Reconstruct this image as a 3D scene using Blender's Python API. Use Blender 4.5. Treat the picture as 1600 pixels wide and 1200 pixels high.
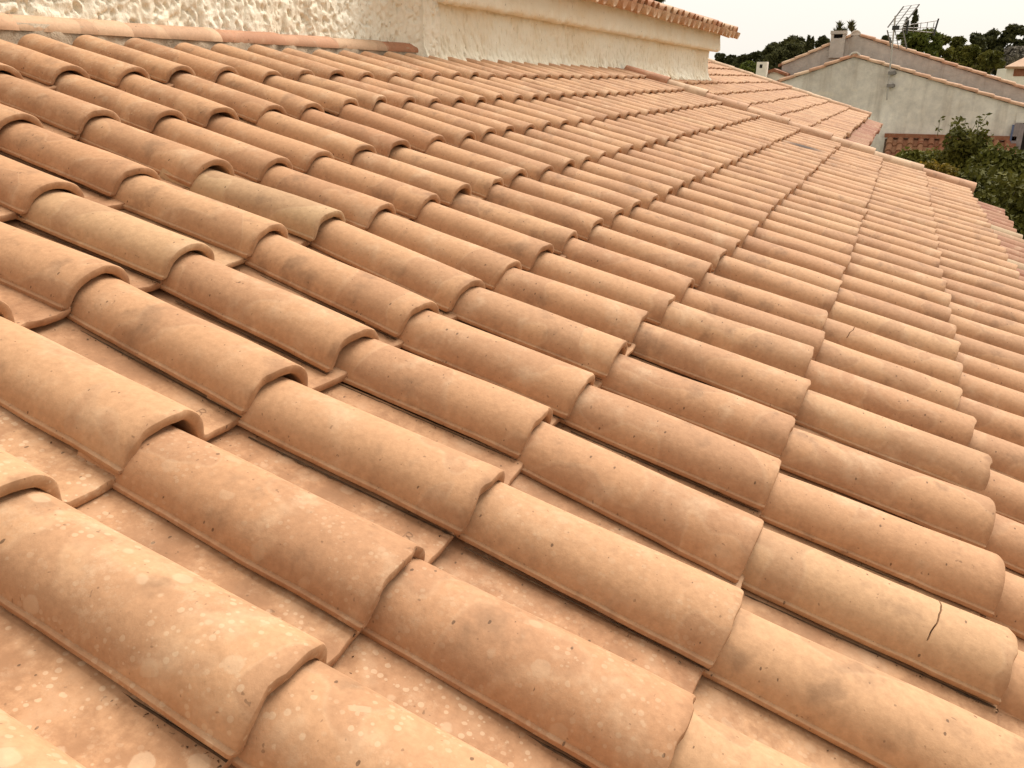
import bpy, math, random
import numpy as np
from mathutils import Vector, Matrix, noise as mnoise

R = math.radians
random.seed(7)
scene = bpy.context.scene
col = scene.collection
for o in list(bpy.data.objects):
    bpy.data.objects.remove(o)

# ---------------------------------------------------------------- camera
PITCH = R(17.417)                       # slope of the tiled roofs
CT, ST = math.cos(PITCH), math.sin(PITCH)
P, L = 0.21933, 0.37                    # tile pitch across / down the slope
cam_d = bpy.data.cameras.new('camera')
cam = bpy.data.objects.new('camera', cam_d)
col.objects.link(cam)
cam_d.sensor_width = 36.0
cam_d.lens = 28.92
cam_d.clip_start = 0.05
cam_d.clip_end = 2000
right = Vector((0.41267, -0.91088, 0.0)).normalized()
fwd = Vector((0.85443, 0.38710, -0.34657)).normalized()
up = right.cross(fwd).normalized()
CAM = Vector((-0.4155, -0.8283, 0.4642))
cam.matrix_world = Matrix(((right.x, up.x, -fwd.x, CAM.x), (right.y, up.y, -fwd.y, CAM.y),
                           (right.z, up.z, -fwd.z, CAM.z), (0, 0, 0, 1)))
scene.camera = cam

# ---------------------------------------------------------------- sky and sun
SUN_EL, SUN_AZ = R(50), R(-20)          # azimuth measured from +X towards +Y
world = bpy.data.worlds.new('World')
scene.world = world
world.use_nodes = True
wn = world.node_tree
wn.nodes.clear()
sky = wn.nodes.new('ShaderNodeTexSky')
sky.sky_type = 'NISHITA'
sky.sun_disc = False
sky.sun_elevation = SUN_EL
sky.sun_rotation = R(90) - SUN_AZ
sky.air_density = 1.0
sky.dust_density = 6.0
sky.ozone_density = 1.0
bg1 = wn.nodes.new('ShaderNodeBackground')
bg1.inputs['Strength'].default_value = 0.10
wn.links.new(sky.outputs[0], bg1.inputs[0])
bg2 = wn.nodes.new('ShaderNodeBackground')          # even layer of bright, warm cloud
bg2.inputs['Color'].default_value = (1.0, 0.955, 0.88, 1)
bg2.inputs['Strength'].default_value = 0.46
mixw = wn.nodes.new('ShaderNodeMixShader')
mixw.inputs[0].default_value = 0.90
wo = wn.nodes.new('ShaderNodeOutputWorld')
wn.links.new(bg1.outputs[0], mixw.inputs[1])
wn.links.new(bg2.outputs[0], mixw.inputs[2])
wn.links.new(mixw.outputs[0], wo.inputs[0])

sun_d = bpy.data.lights.new('sun', 'SUN')
sun_d.energy = 2.3
sun_d.angle = R(32)
sun_d.color = (1.0, 0.965, 0.91)
sun = bpy.data.objects.new('sun', sun_d)
col.objects.link(sun)
sdir = Vector((math.cos(SUN_EL) * math.cos(SUN_AZ), math.cos(SUN_EL) * math.sin(SUN_AZ), math.sin(SUN_EL)))
sun.rotation_euler = sdir.to_track_quat('Z', 'Y').to_euler()
sun.location = (0, 0, 30)

vs = scene.view_settings
vs.view_transform = 'Standard'
vs.look = 'None'
vs.exposure = 1.2
vs.gamma = 1.0

cy = scene.cycles
cy.max_bounces = 4
cy.diffuse_bounces = 3
cy.use_adaptive_sampling = True
cy.adaptive_threshold = 0.02

# ---------------------------------------------------------------- helpers
def tag(o, label=None, cat=None, group=None, kind=None):
    if label: o['label'] = label
    if cat: o['category'] = cat
    if group: o['group'] = group
    if kind: o['kind'] = kind
    return o

def link(name, me, parent=None, mat=None, M=None):
    o = bpy.data.objects.new(name, me)
    col.objects.link(o)
    if mat is not None and me is not None and not me.materials:
        me.materials.append(mat)
    if M is not None:
        o.matrix_world = M
    if parent is not None:
        o.parent = parent
    return o

def empty(name, loc=(0, 0, 0)):
    o = bpy.data.objects.new(name, None)
    col.objects.link(o)
    o.empty_display_size = 0.2
    return o       # kept at the origin: children carry world coordinates

def mesh(name, v, f, smooth=None):
    me = bpy.data.meshes.new(name)
    me.from_pydata([tuple(a) for a in v], [], f)
    me.validate()
    if smooth is not None:
        for p in me.polygons: p.use_smooth = True
        if smooth < 179: me.set_sharp_from_angle(angle=R(smooth))
    me.update()
    return me

class MB:
    """collects boxes, tubes and quads that become one mesh"""
    def __init__(s): s.v, s.f = [], []
    def add(s, v, f):
        n = len(s.v); s.v += [tuple(a) for a in v]; s.f += [tuple(i + n for i in q) for q in f]
    def box(s, lo, hi):
        x0, y0, z0 = lo; x1, y1, z1 = hi
        s.add([(x0,y0,z0),(x1,y0,z0),(x1,y1,z0),(x0,y1,z0),(x0,y0,z1),(x1,y0,z1),(x1,y1,z1),(x0,y1,z1)],
              [(0,3,2,1),(4,5,6,7),(0,1,5,4),(1,2,6,5),(2,3,7,6),(3,0,4,7)])
    def tube(s, a, b, r0, r1=None, n=8):
        a, b = Vector(a), Vector(b)
        r1 = r0 if r1 is None else r1
        d = (b - a).normalized()
        u = d.orthogonal().normalized(); w = d.cross(u)
        v = []
        for c, r in ((a, r0), (b, r1)):
            for k in range(n):
                t = 2 * math.pi * k / n
                v.append(c + (u * math.cos(t) + w * math.sin(t)) * r)
        f = [(k, (k+1) % n, n + (k+1) % n, n + k) for k in range(n)]
        f += [tuple(range(n))[::-1], tuple(range(n, 2*n))]
        s.add(v, f)
    def prism(s, poly, x0, x1):
        """polygon in (y, z) extruded along x"""
        n = len(poly)
        v = [(x0, y, z) for y, z in poly] + [(x1, y, z) for y, z in poly]
        f = [tuple(range(n))[::-1], tuple(range(n, 2*n))] + [(k, (k+1) % n, n + (k+1) % n, n + k) for k in range(n)]
        s.add(v, f)
    def build(s, name, mat, parent=None, smooth=None):
        return link(name, mesh(name, s.v, s.f, smooth), parent, mat)

NRM = Vector((0, -ST, CT))
DWN = Vector((0, -CT, -ST))
def roofpt(u, v, h=0.0):
    return Vector((u * P, 0, 0)) + DWN * (v * L) + NRM * h
ROOF_ROT = Matrix(((1, 0, 0), (0, CT, -ST), (0, ST, CT))).to_4x4()    # local y runs up the slope

fn = lambda x, y, z, s=0: mnoise.noise(Vector((x + s * 13.7, y - s * 7.3, z + s * 3.1)))

# ---------------------------------------------------------------- materials
def new_mat(name):
    m = bpy.data.materials.new(name)
    m.use_nodes = True
    nt = m.node_tree
    b = nt.nodes['Principled BSDF']
    return m, nt, b

class N:
    """tiny node-graph helper"""
    def __init__(s, nt): s.nt = nt
    def node(s, t, **k):
        n = s.nt.nodes.new(t)
        for a, v in k.items(): setattr(n, a, v)
        return n
    def lk(s, a, b): s.nt.links.new(a, b)
    def noise(s, vec, scale, detail=4, rough=0.55, dist=0.0):
        n = s.node('ShaderNodeTexNoise')
        n.inputs['Scale'].default_value = scale
        n.inputs['Detail'].default_value = detail
        n.inputs['Roughness'].default_value = rough
        n.inputs['Distortion'].default_value = dist
        s.lk(vec, n.inputs['Vector'])
        return n.outputs['Fac']
    def voro(s, vec, scale, out='Distance', rnd=1.0, feature='F1'):
        n = s.node('ShaderNodeTexVoronoi', feature=feature)
        n.inputs['Scale'].default_value = scale
        n.inputs['Randomness'].default_value = rnd
        s.lk(vec, n.inputs['Vector'])
        return n.outputs[out]
    def ramp(s, fac, a, b, va=0.0, vb=1.0):
        n = s.node('ShaderNodeMapRange', interpolation_type='SMOOTHSTEP')
        n.inputs['From Min'].default_value = a
        n.inputs['From Max'].default_value = b
        n.inputs['To Min'].default_value = va
        n.inputs['To Max'].default_value = vb
        s.lk(fac, n.inputs['Value'])
        return n.outputs['Result']
    def math(s, op, a, b=None):
        n = s.node('ShaderNodeMath', operation=op)
        for i, x in enumerate((a, b)):
            if x is None: continue
            if isinstance(x, (int, float)): n.inputs[i].default_value = x
            else: s.lk(x, n.inputs[i])
        return n.outputs[0]
    def mix(s, fac, a, b, mode='MIX'):
        n = s.node('ShaderNodeMix', data_type='RGBA', blend_type=mode)
        for i, x in ((0, fac), (6, a), (7, b)):
            if isinstance(x, (int, float)): n.inputs[i].default_value = x
            elif isinstance(x, tuple): n.inputs[i].default_value = (*x, 1)
            else: s.lk(x, n.inputs[i])
        return n.outputs[2]
    def scale(s, vec, sc):
        n = s.node('ShaderNodeMapping')
        n.inputs['Scale'].default_value = sc
        s.lk(vec, n.inputs['Vector'])
        return n.outputs[0]
    def bump(s, h, dist, strength=1.0, prev=None):
        n = s.node('ShaderNodeBump')
        n.inputs['Distance'].default_value = dist
        n.inputs['Strength'].default_value = strength
        s.lk(h, n.inputs['Height'])
        if prev is not None: s.lk(prev, n.inputs['Normal'])
        return n.outputs[0]
    def curve(s, fac, pts):
        n = s.node('ShaderNodeValToRGB')
        els = n.color_ramp.elements
        while len(els) < len(pts): els.new(0.5)
        for e, (p, c) in zip(els, pts):
            e.position = p; e.color = (*c, 1)
        s.lk(fac, n.inputs[0])
        return n.outputs[0]

def terracotta(name, hues, bump=1.0, spots=False, soot_mark=False, brown_zones=False):
    """fired clay; object colour R = lichen, G = shift of hue"""
    m, nt, b = new_mat(name)
    g = N(nt)
    tc = g.node('ShaderNodeTexCoord')
    oi = g.node('ShaderNodeObjectInfo')
    off = g.node('ShaderNodeVectorMath', operation='SCALE')
    comb = g.node('ShaderNodeCombineXYZ')
    g.lk(oi.outputs['Random'], comb.inputs[0])
    g.lk(g.math('FRACT', g.math('MULTIPLY', oi.outputs['Random'], 17.3)), comb.inputs[1])
    g.lk(g.math('FRACT', g.math('MULTIPLY', oi.outputs['Random'], 91.7)), comb.inputs[2])
    g.lk(comb.outputs[0], off.inputs[0]); off.inputs['Scale'].default_value = 40.0
    add = g.node('ShaderNodeVectorMath', operation='ADD')
    g.lk(tc.outputs['Object'], add.inputs[0]); g.lk(off.outputs[0], add.inputs[1])
    vec = add.outputs[0]
    sep = g.node('ShaderNodeSeparateColor')
    g.lk(oi.outputs['Color'], sep.inputs[0])
    lich, hue = sep.outputs[0], sep.outputs[1]
    # clay hue of each tile
    base = g.curve(hue, hues)
    # big fire / water patches with a traceable rim
    p1 = g.noise(vec, 5.0, 2, 0.45, 0.5)
    patch = g.ramp(p1, 0.50, 0.525)
    rim = g.math('MULTIPLY', g.ramp(p1, 0.488, 0.505), g.ramp(p1, 0.505, 0.53, 1.0, 0.0))
    base = g.mix(g.math('MULTIPLY', patch, 0.32), base, (0.275, 0.138, 0.072))
    base = g.mix(g.math('MULTIPLY', rim, 0.16), base, (0.47, 0.32, 0.20))
    # pale bloom and brown weathering from one field
    p2 = g.noise(vec, 11.0, 4, 0.6)
    base = g.mix(g.math('MULTIPLY', g.ramp(p2, 0.53, 0.75), 0.45), base, (0.53, 0.36, 0.225))
    base = g.mix(g.math('MULTIPLY', g.ramp(p2, 0.44, 0.28), 0.50), base, (0.20, 0.112, 0.060))
    # fine mottling
    p4 = g.noise(vec, 90.0, 3, 0.7)
    base = g.mix(1.0, base, g.curve(p4, [(0.25, (0.86, 0.85, 0.83)), (0.75, (1.11, 1.12, 1.12))]), 'MULTIPLY')
    if brown_zones:  # browner lower lip, barrel foot and pan, with ragged noisy borders
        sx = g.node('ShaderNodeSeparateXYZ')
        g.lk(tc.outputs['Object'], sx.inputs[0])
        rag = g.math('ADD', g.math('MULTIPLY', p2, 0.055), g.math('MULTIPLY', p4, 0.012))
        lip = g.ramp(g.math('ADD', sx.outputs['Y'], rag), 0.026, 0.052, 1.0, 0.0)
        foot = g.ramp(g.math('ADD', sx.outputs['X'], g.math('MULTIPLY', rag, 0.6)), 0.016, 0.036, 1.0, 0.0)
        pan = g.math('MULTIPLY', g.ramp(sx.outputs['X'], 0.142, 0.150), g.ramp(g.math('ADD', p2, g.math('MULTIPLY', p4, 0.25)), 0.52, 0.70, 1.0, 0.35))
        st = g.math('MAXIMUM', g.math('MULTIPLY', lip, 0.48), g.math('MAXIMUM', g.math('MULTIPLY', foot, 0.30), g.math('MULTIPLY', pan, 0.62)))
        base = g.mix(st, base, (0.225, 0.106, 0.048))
    # pores and fire pits
    def dots(vv, scale, cut, size, edge):
        v_ = g.node('ShaderNodeTexVoronoi')
        v_.inputs['Scale'].default_value = scale
        g.lk(vv, v_.inputs['Vector'])
        sc = g.node('ShaderNodeSeparateColor'); g.lk(v_.outputs['Color'], sc.inputs[0])
        rr = g.math('MULTIPLY', g.math('POWER', g.ramp(sc.outputs[0], cut, 1.0), 2.0), size)
        dd = g.math('SUBTRACT', g.math('ADD', v_.outputs['Distance'], g.math('MULTIPLY', p4, 0.30)), g.math('ADD', rr, 0.13))
        return g.ramp(dd, 0.0, edge, 1.0, 0.0)
    pore = dots(g.scale(vec, (1.0, 1.7, 1.0)), 50.0, 0.62, 0.16, 0.03)
    sp = g.noise(vec, 120.0, 1, 0.5)
    speck = g.math('MULTIPLY', g.ramp(sp, 0.735, 0.775), 0.6)
    pores = g.math('MAXIMUM', pore, speck)
    base = g.mix(g.math('MULTIPLY', pores, 0.68), base, (0.055, 0.028, 0.014))
    if spots:
        # pale lichen / lime spatter in drops of many sizes
        s1 = g.math('MULTIPLY', dots(vec, 34.0, 0.55, 0.36, 0.10), 0.8)
        s2 = dots(vec, 120.0, 0.10, 0.40, 0.12)
        k2 = g.math('MULTIPLY', s2, g.ramp(p2, 0.38, 0.58))
        crust = g.math('MULTIPLY', g.ramp(g.noise(vec, 14.0, 8, 0.80), 0.52, 0.68), 0.85)
        k = g.math('MAXIMUM', g.math('MAXIMUM', s1, k2), crust)
        k = g.math('MULTIPLY', g.math('MULTIPLY', k, lich), 0.48)
        base = g.mix(k, base, (0.56, 0.40, 0.255))
    if soot_mark:
        dv = g.node('ShaderNodeVectorMath', operation='DISTANCE')
        g.lk(g.scale(tc.outputs['Object'], (1.0, 0.36, 1.0)), dv.inputs[0])
        dv.inputs[1].default_value = (0.06, 0.075, 0.05)
        sm = g.ramp(dv.outputs['Value'], 0.015, 0.075, 1.0, 0.0)
        base = g.mix(g.math('MULTIPLY', sm, 0.88), base, (0.03, 0.022, 0.018))
    g.lk(base, b.inputs['Base Color'])
    b.inputs['Roughness'].default_value = 0.78
    b.inputs['Specular IOR Level'].default_value = 0.25
    fine = g.noise(vec, 210.0, 2, 0.7)
    hgt = g.math('ADD', g.math('MULTIPLY', fine, 0.10), p2)
    g.lk(g.bump(hgt, 0.0045 * bump, 0.7), b.inputs['Normal'])
    return m

HUES = [(0.00, (0.360, 0.176, 0.089)), (0.25, (0.410, 0.216, 0.110)), (0.5, (0.437, 0.240, 0.124)),
        (0.75, (0.458, 0.264, 0.139)), (1.0, (0.412, 0.260, 0.139))]
M_TILE = terracotta('fired_clay', HUES, brown_zones=True)
M_LICHEN = terracotta('fired_clay_lichened', HUES, spots=True, brown_zones=True)
M_SOOT = terracotta('fired_clay_sooty', HUES, soot_mark=True, brown_zones=True)
HUES_R = [(0.00, (0.36, 0.135, 0.062)), (0.33, (0.41, 0.20, 0.11)), (0.66, (0.48, 0.285, 0.168)), (1.0, (0.54, 0.37, 0.235))]
M_CAP = terracotta('fired_clay_smooth', HUES_R, 0.6)
M_EAVE = terracotta('eave_clay', [(0.0, (0.24, 0.085, 0.042)), (0.4, (0.30, 0.138, 0.070)), (0.7, (0.35, 0.205, 0.112)), (1.0, (0.37, 0.26, 0.15))])
M_DARKCLAY = terracotta('old_red_clay', [(0.0, (0.20, 0.065, 0.035)), (0.5, (0.30, 0.125, 0.07)), (1.0, (0.40, 0.27, 0.17))], 1.0)

def simple(name, c, rough=0.8, spec=0.3, metal=0.0, vary=0.15, scale=8.0, bump=0.0, bscale=60.0):
    m, nt, b = new_mat(name)
    g = N(nt)
    tc = g.node('ShaderNodeTexCoord')
    n = g.noise(tc.outputs['Object'], scale, 6, 0.6)
    lo = tuple(x * (1 - vary) for x in c); hi = tuple(min(1, x * (1 + vary)) for x in c)
    g.lk(g.curve(n, [(0.3, lo), (0.7, hi)]), b.inputs['Base Color'])
    b.inputs['Roughness'].default_value = rough
    b.inputs['Specular IOR Level'].default_value = spec
    b.inputs['Metallic'].default_value = metal
    if bump:
        g.lk(g.bump(g.noise(tc.outputs['Object'], bscale, 5, 0.65), bump), b.inputs['Normal'])
    return m

def stucco(name, c, c2, pit=(0.22, 0.14, 0.07), coarse=14.0):
    m, nt, b = new_mat(name)
    g = N(nt)
    v = g.node('ShaderNodeTexCoord').outputs['Object']
    n1 = g.noise(v, 1.6, 5, 0.6)
    base = g.mix(g.ramp(n1, 0.35, 0.7), c, c2)
    n2 = g.noise(v, coarse, 6, 0.7, 0.4)
    base = g.mix(g.math('MULTIPLY', g.ramp(n2, 0.62, 0.74), 0.5), base, tuple(x * 0.72 for x in c2))
    n3 = g.noise(g.scale(v, (70, 70, 28)), 1.0, 3, 0.6)
    slit = g.ramp(n3, 0.67, 0.73)
    base = g.mix(g.math('MULTIPLY', slit, 0.7), base, pit)
    g.lk(base, b.inputs['Base Color'])
    b.inputs['Roughness'].default_value = 0.92
    b.inputs['Specular IOR Level'].default_value = 0.15
    q = g.bump(g.noise(v, 130.0, 6, 0.7), 0.003)
    q = g.bump(n3, 0.008, 0.6, q)
    q = g.bump(n2, 0.012, 0.7, q)
    g.lk(q, b.inputs['Normal'])
    return m

M_STUCCO = stucco('rough_cream_render', (0.82, 0.75, 0.61), (0.77, 0.67, 0.51))
M_STUCCO2 = stucco('cream_render', (0.82, 0.755, 0.61), (0.76, 0.66, 0.49))
M_MORTAR = stucco('lime_mortar', (0.48, 0.37, 0.26), (0.33, 0.24, 0.16), (0.04, 0.025, 0.015), 40.0)

def weathered_wall(name='weathered_grey_render', k=1.0):
    m, nt, b = new_mat(name)
    g = N(nt)
    v = g.node('ShaderNodeTexCoord').outputs['Object']
    n1 = g.noise(v, 0.9, 7, 0.62)
    base = g.curve(n1, [(0.25, (0.48, 0.43, 0.375)), (0.5, (0.65, 0.60, 0.535)), (0.75, (0.76, 0.715, 0.65))])
    st = g.noise(g.scale(v, (1, 2.6, 0.30)), 1.0, 6, 0.65)
    base = g.mix(g.math('MULTIPLY', g.ramp(st, 0.48, 0.70), 0.5), base, (0.34, 0.27, 0.21))
    n2 = g.noise(v, 6.0, 8, 0.7)
    base = g.mix(1.0, base, g.curve(n2, [(0.3, (0.82, 0.82, 0.82)), (0.7, (1.14, 1.13, 1.10))]), 'MULTIPLY')
    ml = g.ramp(g.noise(g.scale(v, (1, 1, 2.5)), 1.4, 6, 0.6), 0.60, 0.68)
    base = g.mix(g.math('MULTIPLY', ml, 0.5), base, (0.66, 0.58, 0.46))
    base = g.mix(1.0, base, (k, k * 0.985, k * 0.96), 'MULTIPLY')
    g.lk(base, b.inputs['Base Color'])
    b.inputs['Roughness'].default_value = 0.95
    g.lk(g.bump(g.noise(v, 20, 6, 0.7), 0.02, 0.5), b.inputs['Normal'])
    return m
M_GREY = weathered_wall()
M_GREY2 = weathered_wall('soiled_grey_render', 0.70)
M_WHITE = simple('white_render', (0.74, 0.68, 0.56), 0.9, vary=0.1)
M_DECK = simple('roof_boarding', (0.10, 0.06, 0.035), 0.95)
M_DARK = simple('dark_void', (0.02, 0.016, 0.012), 0.9)
M_METAL = simple('dull_metal', (0.20, 0.18, 0.16), 0.5, 0.5, 0.6)
M_BLACK = simple('black_plastic', (0.03, 0.028, 0.025), 0.5)
M_POLE = simple('galvanised_pole', (0.42, 0.38, 0.33), 0.5, 0.5, 0.4)
M_SHUTTER = simple('mauve_grey_shutter', (0.25, 0.20, 0.19), 0.6)
M_BLUE = simple('blue_painted_frame', (0.10, 0.12, 0.20), 0.6)
M_BEAM = simple('pale_beam', (0.45, 0.40, 0.32), 0.8)
M_BARK = simple('bark', (0.13, 0.09, 0.06), 0.95, vary=0.3, bump=0.02)
M_GROUND = simple('dry_grass', (0.14, 0.13, 0.06), 0.95, vary=0.35, scale=1.5)
M_STAMP = simple('grime_in_stamp', (0.235, 0.13, 0.072), 0.95)
M_CRACK = simple('crack_grime', (0.03, 0.017, 0.009), 0.95)

def leafmat(name, a, b_, c, transl=0.25, scale=1.3):
    m, nt, b = new_mat(name)
    g = N(nt)
    v = g.node('ShaderNodeTexCoord').outputs['Object']
    n = g.noise(v, scale, 4, 0.6)
    n2 = g.noise(v, scale * 14, 2)
    base = g.curve(n, [(0.3, a), (0.5, b_), (0.72, c)])
    base = g.mix(1.0, base, g.curve(n2, [(0.3, (0.6, 0.6, 0.6)), (0.7, (1.45, 1.4, 1.3))]), 'MULTIPLY')
    g.lk(base, b.inputs['Base Color'])
    b.inputs['Roughness'].default_value = 0.75
    b.inputs['Specular IOR Level'].default_value = 0.12
    t = g.node('ShaderNodeBsdfTranslucent')
    g.lk(base, t.inputs['Color'])
    mx = g.node('ShaderNodeMixShader'); mx.inputs[0].default_value = transl
    g.lk(b.outputs[0], mx.inputs[1]); g.lk(t.outputs[0], mx.inputs[2])
    g.lk(mx.outputs[0], nt.nodes['Material Output'].inputs['Surface'])
    return m
M_PINE = leafmat('pine_needles', (0.040, 0.042, 0.015), (0.058, 0.059, 0.021), (0.088, 0.083, 0.030), 0.12, 0.5)
M_OLIVE = leafmat('olive_leaves', (0.060, 0.062, 0.024), (0.085, 0.085, 0.034), (0.12, 0.11, 0.05), 0.2, 0.6)
M_GREEN = leafmat('bright_leaves', (0.055, 0.068, 0.012), (0.085, 0.10, 0.018), (0.13, 0.135, 0.025), 0.25, 0.6)
M_HEDGE = leafmat('hedge_leaves', (0.058, 0.062, 0.012), (0.098, 0.098, 0.018), (0.160, 0.145, 0.028), 0.2, 1.2)
M_HEDGE2 = leafmat('dark_hedge_leaves', (0.046, 0.047, 0.010), (0.080, 0.078, 0.015), (0.140, 0.124, 0.024), 0.15, 1.2)
M_YELLOW = leafmat('yellowing_leaves', (0.10, 0.085, 0.012), (0.20, 0.13, 0.018), (0.30, 0.19, 0.03), 0.3, 2.0)
M_GREYLEAF = leafmat('grey_twigs', (0.16, 0.14, 0.115), (0.21, 0.19, 0.16), (0.28, 0.25, 0.21), 0.1, 1.0)

# ---------------------------------------------------------------- the interlocking barrel tile
TL = 0.45
def tile_profile(no, ni):
    out = [(0.0000, 0.0000), (-0.0015, 0.0020), (-0.0014, 0.0078), (0.0004, 0.0094), (0.0036, 0.0100)]
    cx = 0.0745
    for k in range(no):
        ph = R(10) + (R(172) - R(10)) * k / (no - 1)
        out.append((cx - 0.0705 * math.cos(ph), 0.004 + 0.0580 * math.sin(ph) ** 0.92))
    out += [(0.1462, 0.0030), (0.1480, -0.0025), (0.1540, -0.0050), (0.170, -0.0058), (0.190, -0.0060), (0.208, -0.0056), (0.219, -0.0050), (0.237, -0.003), (0.249, -0.001)]
    nout = len(out)
    inn = [(0.2515, -0.003), (0.250, -0.0140), (0.235, -0.0195), (0.200, -0.0222), (0.166, -0.0215), (0.148, -0.0190), (0.137, -0.0105)]
    for k in range(ni):
        ph = R(168) - (R(168) - R(10)) * k / (ni - 1)
        inn.append((cx - 0.0550 * math.cos(ph), 0.001 + 0.0440 * math.sin(ph) ** 0.92))
    inn += [(0.0160, 0.0035), (0.0135, 0.0)]
    return out + inn, nout

def tile_mesh(name, seed, no=22, ni=14, ys=None, length=TL, y_start=0.0, crack=None, wob=1.0, stamp=False):
    prof, nout = tile_profile(no, ni)
    n = len(prof)
    pv = [Vector(p) for p in prof]
    nor = []
    for i in range(n):
        t = pv[(i+1) % n] - pv[i-1]
        nor.append(Vector((t.y, -t.x)).normalized())      # clockwise loop: this points inwards
    if ys is None:
        ys = [0.0, 0.0013, 0.0045, 0.02, 0.05, 0.09, 0.13, 0.17, 0.21, 0.25, 0.29, 0.33, 0.37, 0.41, length]
    if crack:
        ys = sorted(ys + [crack - 0.0012, crack - 0.0004, crack + 0.0004, crack + 0.0012])
        ys = [y for y in ys if abs(y - crack) < 0.003 or abs(y - crack) > 0.012]
    V, F = [], []
    for y in ys:
        s_ = y / TL
        inset = 0.0042 if y < 1e-6 else (0.0014 if y < 0.002 else 0.0)
        for i, (x, z) in enumerate(prof):
            xx, zz = x + nor[i].x * inset, z + nor[i].y * inset
            xl = 0.014 * s_
            wr = 0.146 * (1 - 0.13 * s_)
            if xx <= 0.146: X = xl + xx * (1 - 0.13 * s_)
            else: X = xl + wr + (xx - 0.146) / (0.25 - 0.146) * (0.25 - xl - wr)
            Z = zz * (1 - 0.11 * s_) * (1 + 0.035 * math.sin(seed * 4.1)) - 0.054 * y
            Y = y
            wx = wob * 0.0026 * fn(xx * 9, y * 6, 0.3, seed)
            wz = wob * 0.0030 * fn(xx * 8, y * 5, 4.7, seed)
            if y < 0.01:
                e = 0.0022 * fn(xx * 45, 1.5, 0, seed) + 0.0030 * max(0.0, fn(xx * 24, 7.5, 0, seed) - 0.15) * 4 + 0.0035 * fn(xx * 7, 3.5, 0, seed) + 0.03 * math.sin(seed * 2.7) * (xx - 0.1)
                Y += wob * e
            if i < 5 or i >= n - 2:     # ragged foot of the barrel
                wx += wob * (0.0011 * fn(y * 34, 2.2, 0, seed) + 0.0022 * max(0, fn(y * 20, 9.2, 0, seed) - 0.3))
                wz += wob * 0.0010 * fn(y * 40, 5.2, 0, seed)
            if crack and abs(y - crack) < 0.003:
                a = x / 0.146
                Y += 0.014 - 0.040 * a + 0.022 * a * a + 0.003 * fn(x * 60, 3, 0, seed)
                if abs(y - crack) < 0.001 and i < nout and 0.02 < x < 0.12:
                    wz -= 0.006
            V.append((X + wx, Y + y_start, Z + wz))
    m = len(ys)
    crackf = []
    for j in range(m - 1):
        for i in range(n):
            k = (i + 1) % n
            if crack and abs(0.5 * (ys[j] + ys[j+1]) - crack) < 0.0005 and i < nout - 1 and 0.02 < prof[i][0] < 0.12:
                crackf.append(len(F))
            F.append((j*n+i, j*n+k, (j+1)*n+k, (j+1)*n+i))
    # end caps as strips between the outer and the inner line
    def cap(b0, flip):
        i, k = 0, n - 1
        while i + 1 < k:
            # advance whichever side is shorter across
            if i + 2 >= k: 
                q = (b0+i, b0+i+1, b0+k); i += 1
            elif (pv[i+1] - pv[k]).length < (pv[i] - pv[k-1]).length:
                q = (b0+i, b0+i+1, b0+k); i += 1
            else:
                q = (b0+i, b0+k-1, b0+k); k -= 1
            F.append(q if flip else q[::-1])
    cap(0, False); cap((m-1)*n, True)
    stampf = []
    if stamp:
        xs_, ys_ = 0.186 + 0.004 * math.sin(seed * 3.1), 0.052 + 0.008 * math.sin(seed * 5.3)
        def P2(a, b):                    # letter drawn with its foot towards -x, read across the slope
            yy = ys_ - a; xx = xs_ + b
            return (xx, yy, -0.0060 - 0.054 * yy + 0.0009)
        arc = lambda cb, rb: [(0.0075 * math.sin(t), cb + rb * math.cos(t)) for t in [math.pi * k / 7 for k in range(8)]]
        for line in ([(0, -0.010), (0, 0.010)], [(0, 0.010), (0.002, 0.010)] + [(0.002 + a, b) for a, b in arc(0.0055, 0.0045)], [(0.002 + a * 1.15, b) for a, b in arc(-0.0045, 0.0055)] + [(0, -0.010)]):
            for (a0, b0), (a1, b1) in zip(line[:-1], line[1:]):
                l = math.hypot(a1 - a0, b1 - b0)
                if l < 1e-6: continue
                nx_, ny_ = -(b1 - b0) / l * 0.0005, (a1 - a0) / l * 0.0005
                k0 = len(V)
                V.extend([P2(a0 + nx_, b0 + ny_), P2(a1 + nx_, b1 + ny_), P2(a1 - nx_, b1 - ny_), P2(a0 - nx_, b0 - ny_)])
                stampf.append(len(F)); F.append((k0, k0 + 1, k0 + 2, k0 + 3))
    me = mesh(name, V, F, 38)
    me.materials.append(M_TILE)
    if stamp:
        me.materials.append(M_STAMP)
        for f in stampf: me.polygons[f].material_index = 1
    if crack:
        me.materials.append(M_CRACK)
        for f in crackf: me.polygons[f].material_index = 1
    return me

TILES = [tile_mesh('roof_tile_%d' % k, k + 1) for k in range(12)]
STAMPED = tile_mesh('roof_tile_stamped', 61, stamp=True)
LOWYS = [0.0, 0.0032, 0.12, 0.25, 0.37, TL]
LOTILES = [tile_mesh('roof_tile_far_%d' % k, k + 21, 11, 7, LOWYS) for k in range(5)]
CRACKED = tile_mesh('roof_tile_cracked', 51, crack=0.105)
CRACKED2 = tile_mesh('roof_tile_cracked_b', 52, crack=0.215)
CRACKED3 = tile_mesh('roof_tile_cracked_c', 53, crack=0.30)

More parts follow.
